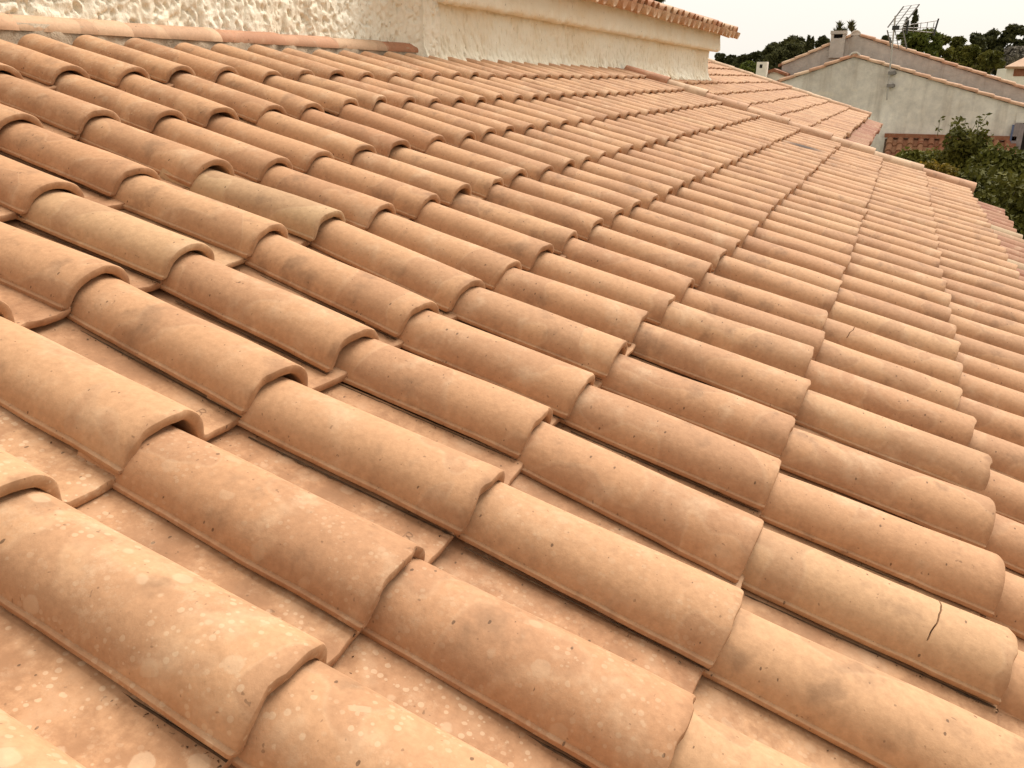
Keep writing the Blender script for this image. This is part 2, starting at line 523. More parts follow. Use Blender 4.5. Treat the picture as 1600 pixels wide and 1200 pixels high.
def shell_mesh(name, r0, r1, length, t, a0=0, a1=180, n=14, seed=0, mat=None, squash=1.0, ny=4):
    """half-round tile, local y along its length (y=0 is the wide lower end), convex side up"""
    V, F = [], []
    ysl = [0.0, 0.004] + [length * k / ny for k in range(1, ny + 1)]
    for y in ysl:
        r = r0 + (r1 - r0) * y / length
        ins = 0.002 if y == 0 else 0
        for k in range(n):
            a = R(a0 + (a1 - a0) * k / (n - 1))
            w = 0.0015 * fn(math.cos(a) * 2, y * 5, 1.1, seed)
            V.append((-(r - ins + w) * math.cos(a), y + 0.002 * fn(a * 3, 2, 0, seed) * (y == 0), (r - ins + w) * math.sin(a) * squash))
        for k in range(n):
            a = R(a1 + (a0 - a1) * k / (n - 1))
            V.append((-(r - t + ins) * math.cos(a), y, (r - t + ins) * math.sin(a) * squash))
    m = 2 * n
    for j in range(len(ysl) - 1):
        for i in range(m):
            k = (i + 1) % m
            F.append((j*m+i, j*m+k, (j+1)*m+k, (j+1)*m+i))
    for b0, fl in ((0, False), ((len(ysl)-1)*m, True)):
        for i in range(n - 1):
            q = (b0+i, b0+i+1, b0+m-2-i, b0+m-1-i)
            F.append(q if fl else q[::-1])
    me = mesh(name, V, F, 38)
    if mat: me.materials.append(mat)
    return me

# ---------------------------------------------------------------- ground
GZ = -3.2
g_ = MB()
g_.add([(-400, -400, GZ), (900, -400, GZ), (900, 400, GZ), (-400, 400, GZ)], [(0, 1, 2, 3)])
tag(g_.build('ground', M_GROUND), kind='structure')

# ---------------------------------------------------------------- the main house
house = empty('house')
tag(house, 'cream stucco house with the wide barrel-tiled roof filling the foreground', 'house')

VERGE_U = 35.0
deck = MB()
c0 = [roofpt(-9, 4.0, -0.05), roofpt(VERGE_U + 0.5, 4.0, -0.05), roofpt(VERGE_U + 0.5, -5.7, -0.05), roofpt(-9, -5.7, -0.05)]
c1 = [p - NRM * 0.10 for p in c0]
deck.add(c0 + c1, [(0, 1, 2, 3), (7, 6, 5, 4), (0, 4, 5, 1), (1, 5, 6, 2), (2, 6, 7, 3), (3, 7, 4, 0)])
roof = deck.build('roof', M_DECK, house)

# where single tiles sit off the regular grid (column, row, across, down; in tile pitches)
SURVEY = [(6,-4,.062,-.052),(7,-4,.082,-.04),(8,-4,.118,-.083),(9,-4,.115,-.057),(5,-3,.011,-.005),(6,-3,-.029,.008),(7,-3,-.037,.026),
 (8,-3,.007,.021),(9,-3,-.053,.027),(10,-3,.197,-.087),(11,-3,.245,-.08),(12,-3,.175,-.044),(3,-2,-.013,.011),(4,-2,.008,-.015),(5,-2,-.036,.03),
 (6,-2,-.057,.052),(7,-2,-.072,.032),(8,-2,-.11,.039),(9,-2,-.15,.05),(10,-2,.05,.013),(11,-2,.153,.009),(12,-2,.062,.019),(2,-1,.076,-.07),
 (3,-1,.06,-.043),(4,-1,.09,-.05),(5,-1,.117,-.052),(6,-1,-.009,.007),(7,-1,-.02,.013),(8,-1,-.084,.023),(9,-1,-.053,.023),(1,0,.001,-.006),(2,0,-.027,.009),
 (3,0,-.001,-.006),(4,0,-.047,.014),(5,0,-.127,.022),(6,0,-.106,.013),(7,0,-.156,.009),(0,1,.009,.015),(1,1,.02,.009),(2,1,.006,.014),
 (3,1,.076,.017),(4,1,-.019,-.006),(5,1,-.081,-.005),(6,1,.033,-.025),(7,1,-.106,-.012),(8,1,-.092,-.011),(9,1,-.074,-.024),(10,1,.011,-.006),
 (2,2,.014,-.015),(3,2,-.026,-.01),(4,2,-.005,-.011),(6,2,.035,.003),(7,2,.064,.004),(3,3,.035,.032),(4,3,.091,.032),(5,3,.117,.031),(6,3,.087,.025)]
def offgrid(c, r):
    sw, su, sv = 0.12, 0.0, 0.0
    for a, b, du, dv in SURVEY:
        w = math.exp(-((a - c) ** 2 / 0.35 + (b - r) ** 2 / 0.25))
        sw += w; su += w * du; sv += w * dv
    return su / sw, sv / sw

def project(p):
    d = p - CAM
    z = d.dot(fwd)
    if z < 0.05: return None
    return 800 + 1285.37 * d.dot(right) / z, 600 - 1285.37 * d.dot(up) / z, z

def in_frame(M, length=TL):
    xs, ys = [], []
    for x in (0, 0.2):
        for y in (0, length):
            for z in (0, 0.06):
                q = project(M @ Vector((x, y, z)))
                if q: xs.append(q[0]); ys.append(q[1])
    return bool(xs) and max(xs) > -5 and min(xs) < 1605 and max(ys) > -5 and min(ys) < 1205

rng = random.Random(11)
cand = []
LAID = {}
for r in range(-4, 5):
    for c in range(-7, 35):
        du, dv = offgrid(c, r)
        p = roofpt(c + du + rng.gauss(0, 0.018), r + dv + rng.gauss(0, 0.014), rng.uniform(-0.001, 0.003) + (0.005 if rng.random() < 0.06 else 0))
        turn = (du - offgrid(c, r - 1)[0]) * P / L if r > -4 else 0.0      # head tucked under the tile above
        M = Matrix.Translation(p) @ ROOF_ROT @ Matrix.Rotation(turn + R(rng.gauss(0, 0.32)), 4, 'Z') @ Matrix.Rotation(R(rng.gauss(0, 0.2)), 4, 'X') @ Matrix.Rotation(R(rng.gauss(0, 0.3)), 4, 'Y')
        LAID[c, r] = M
        cand.append((0 if in_frame(M) else 1, (p - CAM).length, c, r, M))
cand.sort(key=lambda a: (a[0], a[1]))
print('main roof tiles in frame', sum(1 for a in cand if a[0] == 0))
HUE_FIX = {(5, -1): 1.0, (3, -1): 0.85, (3, 3): 0.8, (0, 1): 0.55, (1, 1): 0.3, (9, -2): 0.15, (10, -2): 0.2}
rest = MB()
for k, (out, dist, c, r, M) in enumerate(cand):
    hue = HUE_FIX.get((c, r), min(0.8, max(0.1, rng.gauss(0.47, 0.13))))
    if k < 300 and not out:
        if (c, r) == (3, 3): me = CRACKED
        elif (c, r) == (9, 3): me = CRACKED3
        elif (c, r) == (6, 4): me = CRACKED2
        elif (c, r) in ((1, 0), (1, 1)): me = STAMPED
        elif dist < 5.0: me = TILES[rng.randrange(12)]
        else: me = LOTILES[rng.randrange(5)]
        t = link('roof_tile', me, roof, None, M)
        lich = 0.10
        if c <= 0 and r >= 0: lich = 0.95
        elif c <= 1 and r >= 1: lich = 0.55
        elif (c, r) in ((1, 2), (2, 2)): lich = 0.35
        elif r == -4: lich = 0.75 if c > 6 else 0.5
        elif r == -3: lich = 0.40
        lich = max(0, lich + rng.uniform(-0.08, 0.10))
        t.color = (lich, hue, 0, 1)
        if (c, r) == (29, 1) or lich > 0.25:
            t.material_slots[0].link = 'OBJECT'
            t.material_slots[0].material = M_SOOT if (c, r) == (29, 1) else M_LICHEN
    else:
        me = LOTILES[rng.randrange(5)]
        rest.add([M @ v.co for v in me.vertices], [tuple(p.vertices) for p in me.polygons])
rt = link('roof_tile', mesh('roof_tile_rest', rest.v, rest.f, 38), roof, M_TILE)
tag(rt, kind='stuff')
rt.color = (0.1, 0.45, 0, 1)

# caps along the verge
CAPS = [shell_mesh('verge_cap_%d' % k, 0.092, 0.080, 0.44, 0.013, seed=k + 3, mat=M_CAP, squash=0.95) for k in range(3)]
cap_v = [-3.45, -2.42, -1.33, -0.28, 0.80, 1.84, 2.98, 4.18]
cap_h = [0.2, 0.95, 0.55, 0.65, 0.6, 0.75, 0.95, 0.5]
for k, v in enumerate(cap_v):
    M = Matrix.Translation(roofpt(VERGE_U + 0.15, v - 0.08, 0.016)) @ ROOF_ROT @ Matrix.Rotation(R(-1.6), 4, 'X') @ Matrix.Rotation(R(rng.gauss(0, 0.5)), 4, 'Z')
    t = link('verge_cap', CAPS[k % 3], roof, None, M)
    t.color = (0.05, cap_h[k], 0, 1)

# lower course of old canal tiles along the eaves
EAVE = [shell_mesh('eave_tile_%d' % k, 0.092, 0.080, 0.42, 0.014, seed=k + 33, mat=M_EAVE, squash=0.85) for k in range(3)]
for c in range(3, 35):
    p = roofpt(c + 0.32 + rng.gauss(0, 0.04), 4.80 + rng.gauss(0, 0.05), -0.085)
    M = Matrix.Translation(p) @ ROOF_ROT @ Matrix.Rotation(R(rng.gauss(0, 1.0)), 4, 'Z')
    t = link('eave_tile', EAVE[c % 3], roof, None, M)
    t.color = (0.1, rng.choice([0.1, 0.25, 0.4, 0.7, 0.95]), 0, 1)
soff = MB()
a = [roofpt(2, 4.55, -0.112), roofpt(VERGE_U, 4.55, -0.112), roofpt(VERGE_U, 3.2, -0.16), roofpt(2, 3.2, -0.16)]
b_ = [q - NRM * 0.06 for q in a]
soff.add(a + b_, [(0, 1, 2, 3), (7, 6, 5, 4), (0, 4, 5, 1), (1, 5, 6, 2), (2, 6, 7, 3), (3, 7, 4, 0)])
soff.build('eave_soffit', M_MORTAR, house)

# body of the house below the roof
body = MB()
body.prism([(-1.30, GZ), (1.70, GZ), (1.70, 0.30), (-1.30, -0.64)], -1.9, 7.70)
body.build('lower_wall', M_STUCCO2, house)

# rough-cast upper wall behind the flashing
YW1 = 1.930
def relief_wall(name, x0, x1, z0, z1, nx, nz, yfun, hfun, mat, parent, back):
    V, F = [], []
    for j in range(nz + 1):
        z = z0 + (z1 - z0) * j / nz
        for i in range(nx + 1):
            x = x0 + (x1 - x0) * i / nx
            V.append((x, yfun(x) - hfun(x, z), z))
    w = nx + 1
    for j in range(nz):
        for i in range(nx):
            F.append((j*w+i, j*w+i+1, (j+1)*w+i+1, (j+1)*w+i))
    n0 = len(V)
    corner = [0, nx, nz*w+nx, nz*w]
    for k in corner: V.append((V[k][0], back, V[k][2]))
    # closing sides: fan strips along the borders
    F.append(tuple([n0] + [n0+1] + [i for i in range(nx, -1, -1)]))
    F.append(tuple([n0+3] + [nz*w+i for i in range(0, nx+1)] + [n0+2]))
    F.append(tuple([n0] + [j*w for j in range(0, nz+1)] + [n0+3]))
    F.append(tuple([n0+1, n0+2] + [j*w+nx for j in range(nz, -1, -1)]))
    F.append((n0, n0+3, n0+2, n0+1))
    return link(name, mesh(name, V, F, 179), parent, mat)

def rough(x, z):
    a = mnoise.noise(Vector((x * 7, z * 7, 3.3)))
    # thrown, trowel-dragged render: smears parted by thin crevices and sparse deep pits
    q = Vector((x * 20 + a * 2.2, z * 17 - x * 9, 1.7))
    n1 = mnoise.noise(q)
    crev = max(0.0, 1 - abs(n1) * 6.0) * max(0.0, min(1.0, 0.5 + 2.2 * mnoise.noise(Vector((x * 8, z * 8, 7.7)))))
    n2 = mnoise.noise(Vector((x * 30 - z * 10, z * 26 + x * 10, 4.4)))
    c = mnoise.noise(Vector((x * 75, z * 70, 8.1)))
    d = max(0.0, mnoise.noise(Vector((x * 46, z * 40 + x * 14, 5.5))) - 0.22)
    return 0.009 * a + 0.007 * n1 + 0.007 * n2 + 0.003 * c - 0.011 * crev - 0.042 * d
def stepseam(x):
    return 0.012 * (x > 2.98) * (x < 3.24)
def sweep(x):
    t = min(1.0, max(0.0, (x - 4.02) / 0.30))
    return YW1 + stepseam(x) - 0.118 * t * t * (3 - 2 * t)
relief_wall('upper_wall', -2.0, 4.36, 0.30, 1.10, 1060, 130, sweep, rough, M_STUCCO, house, 2.3)
up_ = MB(); up_.box((-2.0, YW1 + 0.01, 1.10), (4.30, 2.3, 2.3))
up_.build('upper_wall', M_STUCCO, house)

# long lower wall below the second eave
def yw2(x): return 1.836 - (x - 4.32) * 0.0398
X2E = 11.08
def scratch(x, z):
    a = mnoise.noise(Vector((x * 4, z * 5, 13.3)))
    b = max(0.0, mnoise.noise(Vector((x * 42 + z * 8, z * 13, 2.7))) - 0.22)
    c = mnoise.noise(Vector((x * 30, z * 22, 6.1)))
    base = z - (0.60 - (x - 4.3) * 0.012)
    fill = 0.055 * max(0.0, 1 - max(0.0, base + 0.06) / 0.16) ** 2      # mortar run out over the tiles
    ends = -0.06 * max(0.0, 1 - (X2E - x) / 0.06) ** 2
    e = mnoise.noise(Vector((x * 75, z * 45, 9.1)))
    return 0.012 * a - 0.040 * b + 0.007 * c + 0.004 * e + fill * (1 + 0.5 * c) + ends
relief_wall('upper_wall', 4.20, X2E, 0.32, 0.92, 900, 64, yw2, scratch, M_STUCCO2, house, 2.3)
# projecting band of render under the eave
def cz0(x): return 0.905 - (x - 4.3) * 0.0135
V, F = [], []
nx, prof = 700, [(0.0, 0.004), (0.06, -0.004), (0.082, 0.004), (0.090, 0.018), (0.091, 0.045), (0.090, 0.075), (0.089, 0.105), (0.089, 0.135), (0.088, 0.165), (0.088, 0.30), (-0.3, 0.30), (-0.3, 0.004)]
XB0, XB1 = 4.33, 11.20
for i in range(nx + 1):
    x = XB0 + (XB1 - XB0) * i / nx
    for k, (a, z) in enumerate(prof):
        rr = 0.010 * mnoise.noise(Vector((x * 7, z * 9, 2.2))) + 0.008 * mnoise.noise(Vector((x * 34, z * 22, 4.2))) + 0.006 * mnoise.noise(Vector((x * 80, z * 40, 4.2))) if k < 10 else 0
        zz = 0.012 * mnoise.noise(Vector((x * 11, 1.2, 0.3))) + 0.008 * mnoise.noise(Vector((x * 37, 1.2, k * .3))) if 0 < k < 5 else 0
        V.append((x, yw2(x) - a - rr, cz0(x) + z + zz))
m = len(prof)
for i in range(nx):
    for k in range(m):
        F.append((i*m+k, (i+1)*m+k, (i+1)*m+(k+1) % m, i*m+(k+1) % m))
F += [tuple(range(m)), tuple(range(nx*m, nx*m+m))[::-1]]
link('cornice', mesh('cornice', V, F, 60), house, M_STUCCO2)
# wall and roof mass behind
bk = MB(); bk.box((4.22, 2.0, 0.2), (11.0, 4.6, 1.10)); bk.build('storey_wall', M_STUCCO2, house)

# eave of the upper roof: canal tiles, pans below and covers above
EZ = 1.085
PAN = [shell_mesh('pan_tile_%d' % k, 0.066, 0.056, 0.44, 0.012, seed=k + 63, mat=M_CAP, squash=1.25, n=11) for k in range(2)]
COV = [shell_mesh('cover_tile_%d' % k, 0.080, 0.068, 0.44, 0.013, seed=k + 73, mat=M_CAP, squash=0.85, n=11) for k in range(2)]
x0, x1 = 3.9, 11.50
def eline(x): return yw2(x) - 0.27
ud = MB()
ud.add([(x0, eline(x0) + 0.10, cz0(x0) + 0.20), (x1 - .1, eline(x1) + 0.10, cz0(x1) + 0.20), (x1 - .1, 4.6, 2.02), (x0, 4.6, 2.12),
        (x0, eline(x0) + 0.10, cz0(x0) + 0.235), (x1 - .1, eline(x1) + 0.10, cz0(x1) + 0.235), (x1 - .1, 4.6, 2.06), (x0, 4.6, 2.16)],
       [(0, 3, 2, 1), (4, 5, 6, 7), (0, 1, 5, 4), (1, 2, 6, 5), (2, 3, 7, 6), (3, 0, 4, 7)])
uroof = ud.build('upper_roof', M_MORTAR, house)
k = 0
x = x0 + 0.1
while x < x1:
    y, z = eline(x), cz0(x) + 0.235
    M = Matrix.Translation((x, y + rng.gauss(0, .008), z + rng.gauss(0, .004))) @ ROOF_ROT @ Matrix.Rotation(math.pi, 4, 'Y')
    t = link('pan_tile', PAN[k % 2], uroof, None, M)
    t.color = (0.0, min(1, max(0, rng.gauss(0.9, 0.15))), 0, 1)
    M = Matrix.Translation((x + 0.106, y + 0.07 + rng.gauss(0, .01), z + 0.012 + rng.gauss(0, .004))) @ ROOF_ROT
    t = link('cover_tile', COV[k % 2], uroof, None, M)
    t.color = (0.1, rng.choice([0.3, 0.5, 0.75, 0.9]), 0, 1)
    x += 0.212; k += 1

# flashing: mortar strip with half-round tiles let into the wall
V, F = [], []
nx = 260
XM0, XM1 = -1.9, 4.27
for i in range(nx + 1):
    x = XM0 + (XM1 - XM0) * i / nx
    for k, z in enumerate((0.46, 0.52, 0.56, 0.59, 0.615, 0.642)):
        w = 0.010 * mnoise.noise(Vector((x * 16, z * 30, 0.5))) + 0.006 * mnoise.noise(Vector((x * 60, z * 60, 2.5)))
        V.append((x, 1.862 + k * 0.003 - w, z))
    V.append((x, 1.99, 0.642)); V.append((x, 1.99, 0.46))
for i in range(nx):
    for k in range(8):
        F.append((i*8+k, (i+1)*8+k, (i+1)*8+(k+1) % 8, i*8+(k+1) % 8))
F += [tuple(range(8)), tuple(range(nx*8, nx*8+8))[::-1]]
strip = link('mortar_strip', mesh('mortar_strip', V, F, 179), house, M_MORTAR)

joints = [-0.18, 0.20, 0.58, 0.96, 1.34, 1.60, 2.07, 2.54, 2.96, 3.38, 3.84, 4.27]
fh = [0.6, 0.7, 0.5, 0.6, 0.62, 0.78, 0.72, 0.30, 0.42, 0.82, 0.10]
for k in range(len(joints) - 1):
    xa, xb = joints[k] - 0.035, joints[k+1]
    ln = xb - xa
    # half-round tile laid along the wall, wide end towards +x, its upper half let into the render
    V, F = [], []
    n, ny = 12, 5
    for j in range(ny + 2):
        s_ = 0 if j == 0 else (0.008 if j == 1 else (j - 1) / ny)
        yy = xb - ln * s_
        rr = 0.050 - 0.005 * s_ - (0.0015 if j == 0 else 0)
        for q in range(n):
            a = R(-8 + 112 * q / (n - 1))
            V.append((yy - 0.034 * (q / (n - 1)) ** 1.6 * (1 if j < 2 else 0), 1.925 - rr * 1.20 * math.cos(a), 0.624 + rr * math.sin(a) + 0.001 * fn(yy * 9, a, 0, k)))
        for q in range(n):
            a = R(104 - 112 * q / (n - 1))
            rt_ = rr - 0.013
            V.append((yy - 0.034 * (1 - q / (n - 1)) ** 1.6 * (1 if j < 2 else 0), 1.925 - rt_ * 1.20 * math.cos(a), 0.624 + rt_ * math.sin(a)))
    m = 2 * n
    for j in range(ny + 1):
        for i in range(m):
            F.append((j*m+i, (j+1)*m+i, (j+1)*m+(i+1) % m, j*m+(i+1) % m))
    for b0, fl in ((0, True), ((ny+1)*m, False)):
        for i in range(n - 1):
            q = (b0+i, b0+i+1, b0+m-2-i, b0+m-1-i)
            F.append(q if fl else q[::-1])
    me = mesh('flashing_tile', V, F, 38)
    t = link('flashing_tile', me, strip, M_CAP)
    t.color = (0.0, fh[k], 0, 1)

# grit, needles and moss crumbs washed into the joints
dv_, df_ = [], []
deb = MB()
for _ in range(5000):
    c = rng.randrange(-3, 16); r = rng.randrange(-3, 5)
    if rng.random() < 0.86:
        M = LAID[c + 1, r]; yy = rng.random() ** 1.6 * 0.36
        q = Vector((0.010 * yy - 0.001 - abs(rng.gauss(0, 0.0035)), yy, -0.0048 - 0.054 * yy))
    else:
        M = LAID[c, r - 1]; q = Vector((rng.uniform(0.150, 0.215), -abs(rng.gauss(0, 0.009)), -0.0250))
    s = rng.uniform(0.0006, 0.0021) * (1.6 if rng.random() < 0.05 else 1)
    p = M @ q
    ax = [Vector((rng.gauss(0, 1), rng.gauss(0, 1), rng.gauss(0, 0.6))).normalized() * s * rng.uniform(.6, 1.5) for _ in range(4)]
    deb.add([p + a for a in ax], [(0, 1, 2), (0, 2, 3), (0, 3, 1), (1, 3, 2)])
def ribbon(pts, nrm, h):
    # low, ragged bead of soil: pts = (left, right) pairs
    n0 = len(deb.v); V, F = [], []
    for a, b in pts:
        V += [a, (a + b) / 2 + nrm * h, b]
    for k in range(len(pts) - 1):
        F += [(3*k, 3*k+1, 3*k+4, 3*k+3), (3*k+1, 3*k+2, 3*k+5, 3*k+4)]
    deb.add(V, F)
for c in range(-4, 24):
    for r in range(-4, 5):
        for part in (0,):
            if part == 0: M = LAID[c + 1, r]          # along the foot of the next barrel
            elif r > -4: M = LAID[c, r - 1]           # under the lip of the tile above
            else: continue
            run, sd = [], c * 3.7 + r * 9.1 + part * 50
            n = 44 if part == 0 else 14
            for k in range(n + 1):
                t = k / n
                if part == 0:
                    y = 0.004 + 0.352 * t
                    w = -0.0010 + 0.0040 * mnoise.noise(Vector((y * 18, sd, 0.4))) + 0.0030 * mnoise.noise(Vector((y * 75, sd, 2.4)))
                    a, b, zz = Vector((0.010 * y + 0.0006 - max(0, w), y, 0)), Vector((0.010 * y + 0.004, y, 0)), -0.0052 - 0.054 * y
                else:
                    x = 0.150 + 0.066 * t
                    w = -0.0004 + 0.0040 * mnoise.noise(Vector((x * 40, sd, 0.4))) + 0.0025 * mnoise.noise(Vector((x * 150, sd, 1.4)))
                    a, b, zz = Vector((x, -0.0005 - max(0, w), 0)), Vector((x, 0.006, 0)), -0.0056 - 0.054 * 0.37
                a.z = b.z = zz + 0.0006
                run.append((M @ a, M @ b))
            ribbon(run, NRM, 0.0008)
tag(deb.build('debris', simple('roof_grit', (0.085, 0.048, 0.024), 0.95, vary=0.5, scale=90)), 'dark grit and crumbs caught along the joints of the roof tiles', 'debris', kind='stuff')

# ---------------------------------------------------------------- the roof beyond the verge
house2 = empty('house')
tag(house2, 'lower tiled house beyond the capped verge, its roof running to the grey gable', 'house')
RV = [0.82, -0.18, -1.15, -2.12, -3.1, -4.1, -5.1, -6.1, -7.1]
H2 = -0.07
d2 = MB()
c0 = [roofpt(35.6, 0.6, H2-.05), roofpt(72.6, 0.6, H2-.05), roofpt(72.6, -8.6, H2-.05), roofpt(35.6, -8.6, H2-.05)]
c1 = [p - NRM * 0.12 for p in c0]
d2.add(c0 + c1, [(0, 1, 2, 3), (7, 6, 5, 4), (0, 4, 5, 1), (1, 5, 6, 2), (2, 6, 7, 3), (3, 7, 4, 0)])
roof2 = d2.build('roof', M_DECK, house2)
cand2 = []
for j, v in enumerate(RV):
    for c in range(36, 73):
        if v < -4.6 and c < 50: continue
        p = roofpt(c + rng.gauss(0, .03), v + rng.gauss(0, 0.03), H2)
        M = Matrix.Translation(p) @ ROOF_ROT @ Matrix.Rotation(R(rng.gauss(0, .3)), 4, 'Z')
        cand2.append(((p - CAM).length, c, v, M))
cand2.sort(key=lambda a: a[0])
rest = MB()
for k, (d, c, v, M) in enumerate(cand2):
    me = LOTILES[rng.randrange(5)]
    if k < 300:
        t = link('roof_tile', me, roof2, None, M)
        t.color = (0.25, min(1, max(0, rng.gauss(0.42, 0.2))), 0, 1)
    else:
        rest.add([M @ q.co for q in me.vertices], [tuple(p.vertices) for p in me.polygons])
print('second roof tiles', len(cand2))
if rest.v:
    t = link('roof_tile', mesh('roof_tile_rest2', rest.v, rest.f, 38), roof2, M_TILE)
    tag(t, kind='stuff'); t.color = (0.25, 0.42, 0, 1)
for k in range(9):
    M = Matrix.Translation(roofpt(73.0, RV[k] + 0.05, H2 + 0.01)) @ ROOF_ROT
    t = link('verge_cap', CAPS[k % 3], roof2, None, M)
    t.color = (0.1, rng.uniform(0.6, 1.0), 0, 1)
for c in range(36, 73):
    M = Matrix.Translation(roofpt(c + 0.3, 1.50 + rng.gauss(0, .04), H2 - 0.085)) @ ROOF_ROT
    t = link('eave_tile', EAVE[c % 3], roof2, None, M)
    t.color = (0, rng.choice([0.0, 0.15, 0.3, 0.45]), 0, 1)
b2 = MB()
b2.prism([(-0.05, GZ), (3.0, GZ), (3.0, 0.6), (-0.05, -0.22)], 7.75, 15.8)
b2.build('wall', M_WHITE, house2)

# ---------------------------------------------------------------- the grey gable house
XF, XR = 22.0, 24.6
gh = empty('gable_house')
tag(gh, 'grey weathered house with two stepped gables edged with clay tiles', 'house')
AP, LE, RE = (0.43, 1.00), (2.08, 0.43), (-5.0, -0.60)
fw = MB(); fw.prism([(LE[0], GZ), (LE[0], LE[1] - .03), (AP[0], AP[1] - .03), (RE[0], RE[1] - .03), (RE[0], GZ)], XF, XR)
fw.build('front_gable', M_GREY, gh)
RAP, RLE, RRE = (0.62, 1.60), (2.40, 0.86), (-5.6, -0.42)
rw = MB(); rw.prism([(RLE[0], GZ), (RLE[0], RLE[1] - .03), (RAP[0], RAP[1] - .03), (RRE[0], RRE[1] - .03), (RRE[0], GZ)], XR, XR + 8)
rw.build('rear_gable', M_GREY2, gh)
VT = [shell_mesh('gable_tile_%d' % k, 0.100, 0.088, 0.385, 0.018, seed=k + 90, mat=M_CAP, squash=0.8, n=9) for k in range(3)]
def verge_run(xp, hi, lo, over=0.03):
    a, b = Vector((xp, hi[0], hi[1])), Vector((xp, lo[0], lo[1]))
    d = (a - b); ln = d.length; d.normalize()
    n = int(ln / 0.355)
    ang = math.atan2(d.z, abs(d.y))
    for k in range(n + 1):
        p = b + d * (k * 0.355)
        if (p - b).length + 0.2 > ln: continue
        q = project(p)
        if q and q[0] > 1700: continue
        yax = d; zax = Vector((1, 0, 0)).cross(yax)
        if zax.z < 0: zax = -zax
        xax = yax.cross(zax)
        M = Matrix(((xax.x, yax.x, zax.x, p.x), (xax.y, yax.y, zax.y, p.y), (xax.z, yax.z, zax.z, p.z), (0, 0, 0, 1)))
        M = M @ Matrix.Translation((0, 0, -0.01 + rng.gauss(0, .004))) @ Matrix.Rotation(R(-2.4), 4, 'X')
        t = link('verge_tile', VT[k % 3], gh, None, M)
        t.color = (0.2, min(1, max(0.25, rng.gauss(0.66, 0.18))), 0, 1)
for xp, hi, lo in ((XF + 0.04, AP, LE), (XF + 0.04, AP, RE), (XR + 0.04, RAP, RLE), (XR + 0.04, RAP, RRE)):
    verge_run(xp, hi, lo)
# roofs of both volumes
for nm, xa, xb, a, l, r in (('front_roof', XF + 0.14, XR + 0.2, AP, LE, RE), ('rear_roof', XR + 0.14, XR + 8.2, RAP, RLE, RRE)):
    m_ = MB(); m_.prism([(l[0] + .12, l[1] - .06), (a[0], a[1] - 0.02), (r[0], r[1] - .02), (r[0], r[1] + .04), (a[0], a[1] + 0.05), (l[0] + .12, l[1] + .01)], xa, xb)
    m_.build(nm, M_DARKCLAY, gh).color = (0, 0.6, 0, 1)
# ends of the ridge courses
for xp, a in ((XF - 0.02, AP), (XR - 0.02, RAP)):
    M = Matrix.Translation((xp, a[0], a[1] - 0.04)) @ Matrix.Rotation(R(-90), 4, 'Z')
    rg = link('ridge_end', shell_mesh('ridge_end', 0.135, 0.125, 0.5, 0.03, mat=M_GREY, n=12), gh, None, M)
    pl = MB(); pl.prism([(a[0] + 0.118 * math.cos(R(t)), a[1] - 0.04 + 0.118 * math.sin(R(t))) for t in range(0, 181, 15)], xp + 0.02, xp + 0.06)
    pl.build('ridge_plug', M_GREY, gh)
# chimney with an open slot, standing on the rear gable
ch = MB()
cy0, cy1, cz, ct = 0.86, 1.22, 1.02, 1.66
cxa, cxb = XR - 0.10, XR + 0.30
ch.box((cxa, cy0, cz), (cxb, cy1, 1.50))
for ya, yb in ((cy0, cy0 + .07), (cy1 - .07, cy1)): ch.box((cxa, ya, 1.50), (cxb, yb, 1.60))
ch.box((cxa - .02, cy0 - .02, 1.60), (cxb + .02, cy1 + .02, 1.68))
chim = ch.build('chimney', M_GREY2, gh)
fl_ = MB(); fl_.box((cxa + 0.15, cy0 + .071, 1.50), (cxb - 0.05, cy1 - .071, 1.598)); fl_.build('flue', M_DARK, chim)
# lean-to canopy with its tiles
canopy = MB()
XC = 21.15
SL = math.atan2(0.44, XF - XC)
top_z, low_z = -0.80, -1.26
canopy.add([(XF, -0.50, top_z - .06), (XF, -3.20, top_z - .06), (XC, -3.20, low_z - .06), (XC, -0.50, low_z - .06),
            (XF, -0.50, top_z - .14), (XF, -3.20, top_z - .14), (XC, -3.20, low_z - .14), (XC, -0.50, low_z - .14)],
           [(0, 1, 2, 3), (7, 6, 5, 4), (0, 4, 5, 1), (1, 5, 6, 2), (2, 6, 7, 3), (3, 7, 4, 0)])
can = canopy.build('canopy', M_DECK, gh)
ysl = Vector((XF - XC, 0, top_z - low_z)).normalized()
for j in range(3):
    for i in range(12):
        p = Vector((XC, -0.50 - i * 0.222 - 0.04, low_z)) + ysl * (j * 0.30) 
        xax = Vector((0, -1, 0)); zax = xax.cross(ysl)
        M = Matrix(((xax.x, ysl.x, zax.x, p.x), (xax.y, ysl.y, zax.y, p.y), (xax.z, ysl.z, zax.z, p.z), (0, 0, 0, 1)))
        if zax.z < 0: print('canopy normal flipped')
        t = link('canopy_tile', LOTILES[(i + j) % 5], can, None, M @ Matrix.Diagonal((1, 0.84, 1.2, 1)))
        t.color = (0.1, rng.choice([0.0, 0.1, 0.25, 0.4]), 0, 1)
        t.material_slots[0].link = 'OBJECT'; t.material_slots[0].material = M_EAVE
tp = MB(); tp.box((XF - 0.10, -3.22, top_z - 0.02), (XF - .001, -0.48, top_z + 0.07)); tp.build('canopy_flashing', M_EAVE, can).color = (0, 0.0, 0, 1)
bm_ = MB(); bm_.box((XC - 0.03, -3.25, low_z - 0.22), (XC + 0.06, -0.40, low_z - 0.142)); bm_.build('canopy_beam', M_BEAM, can)
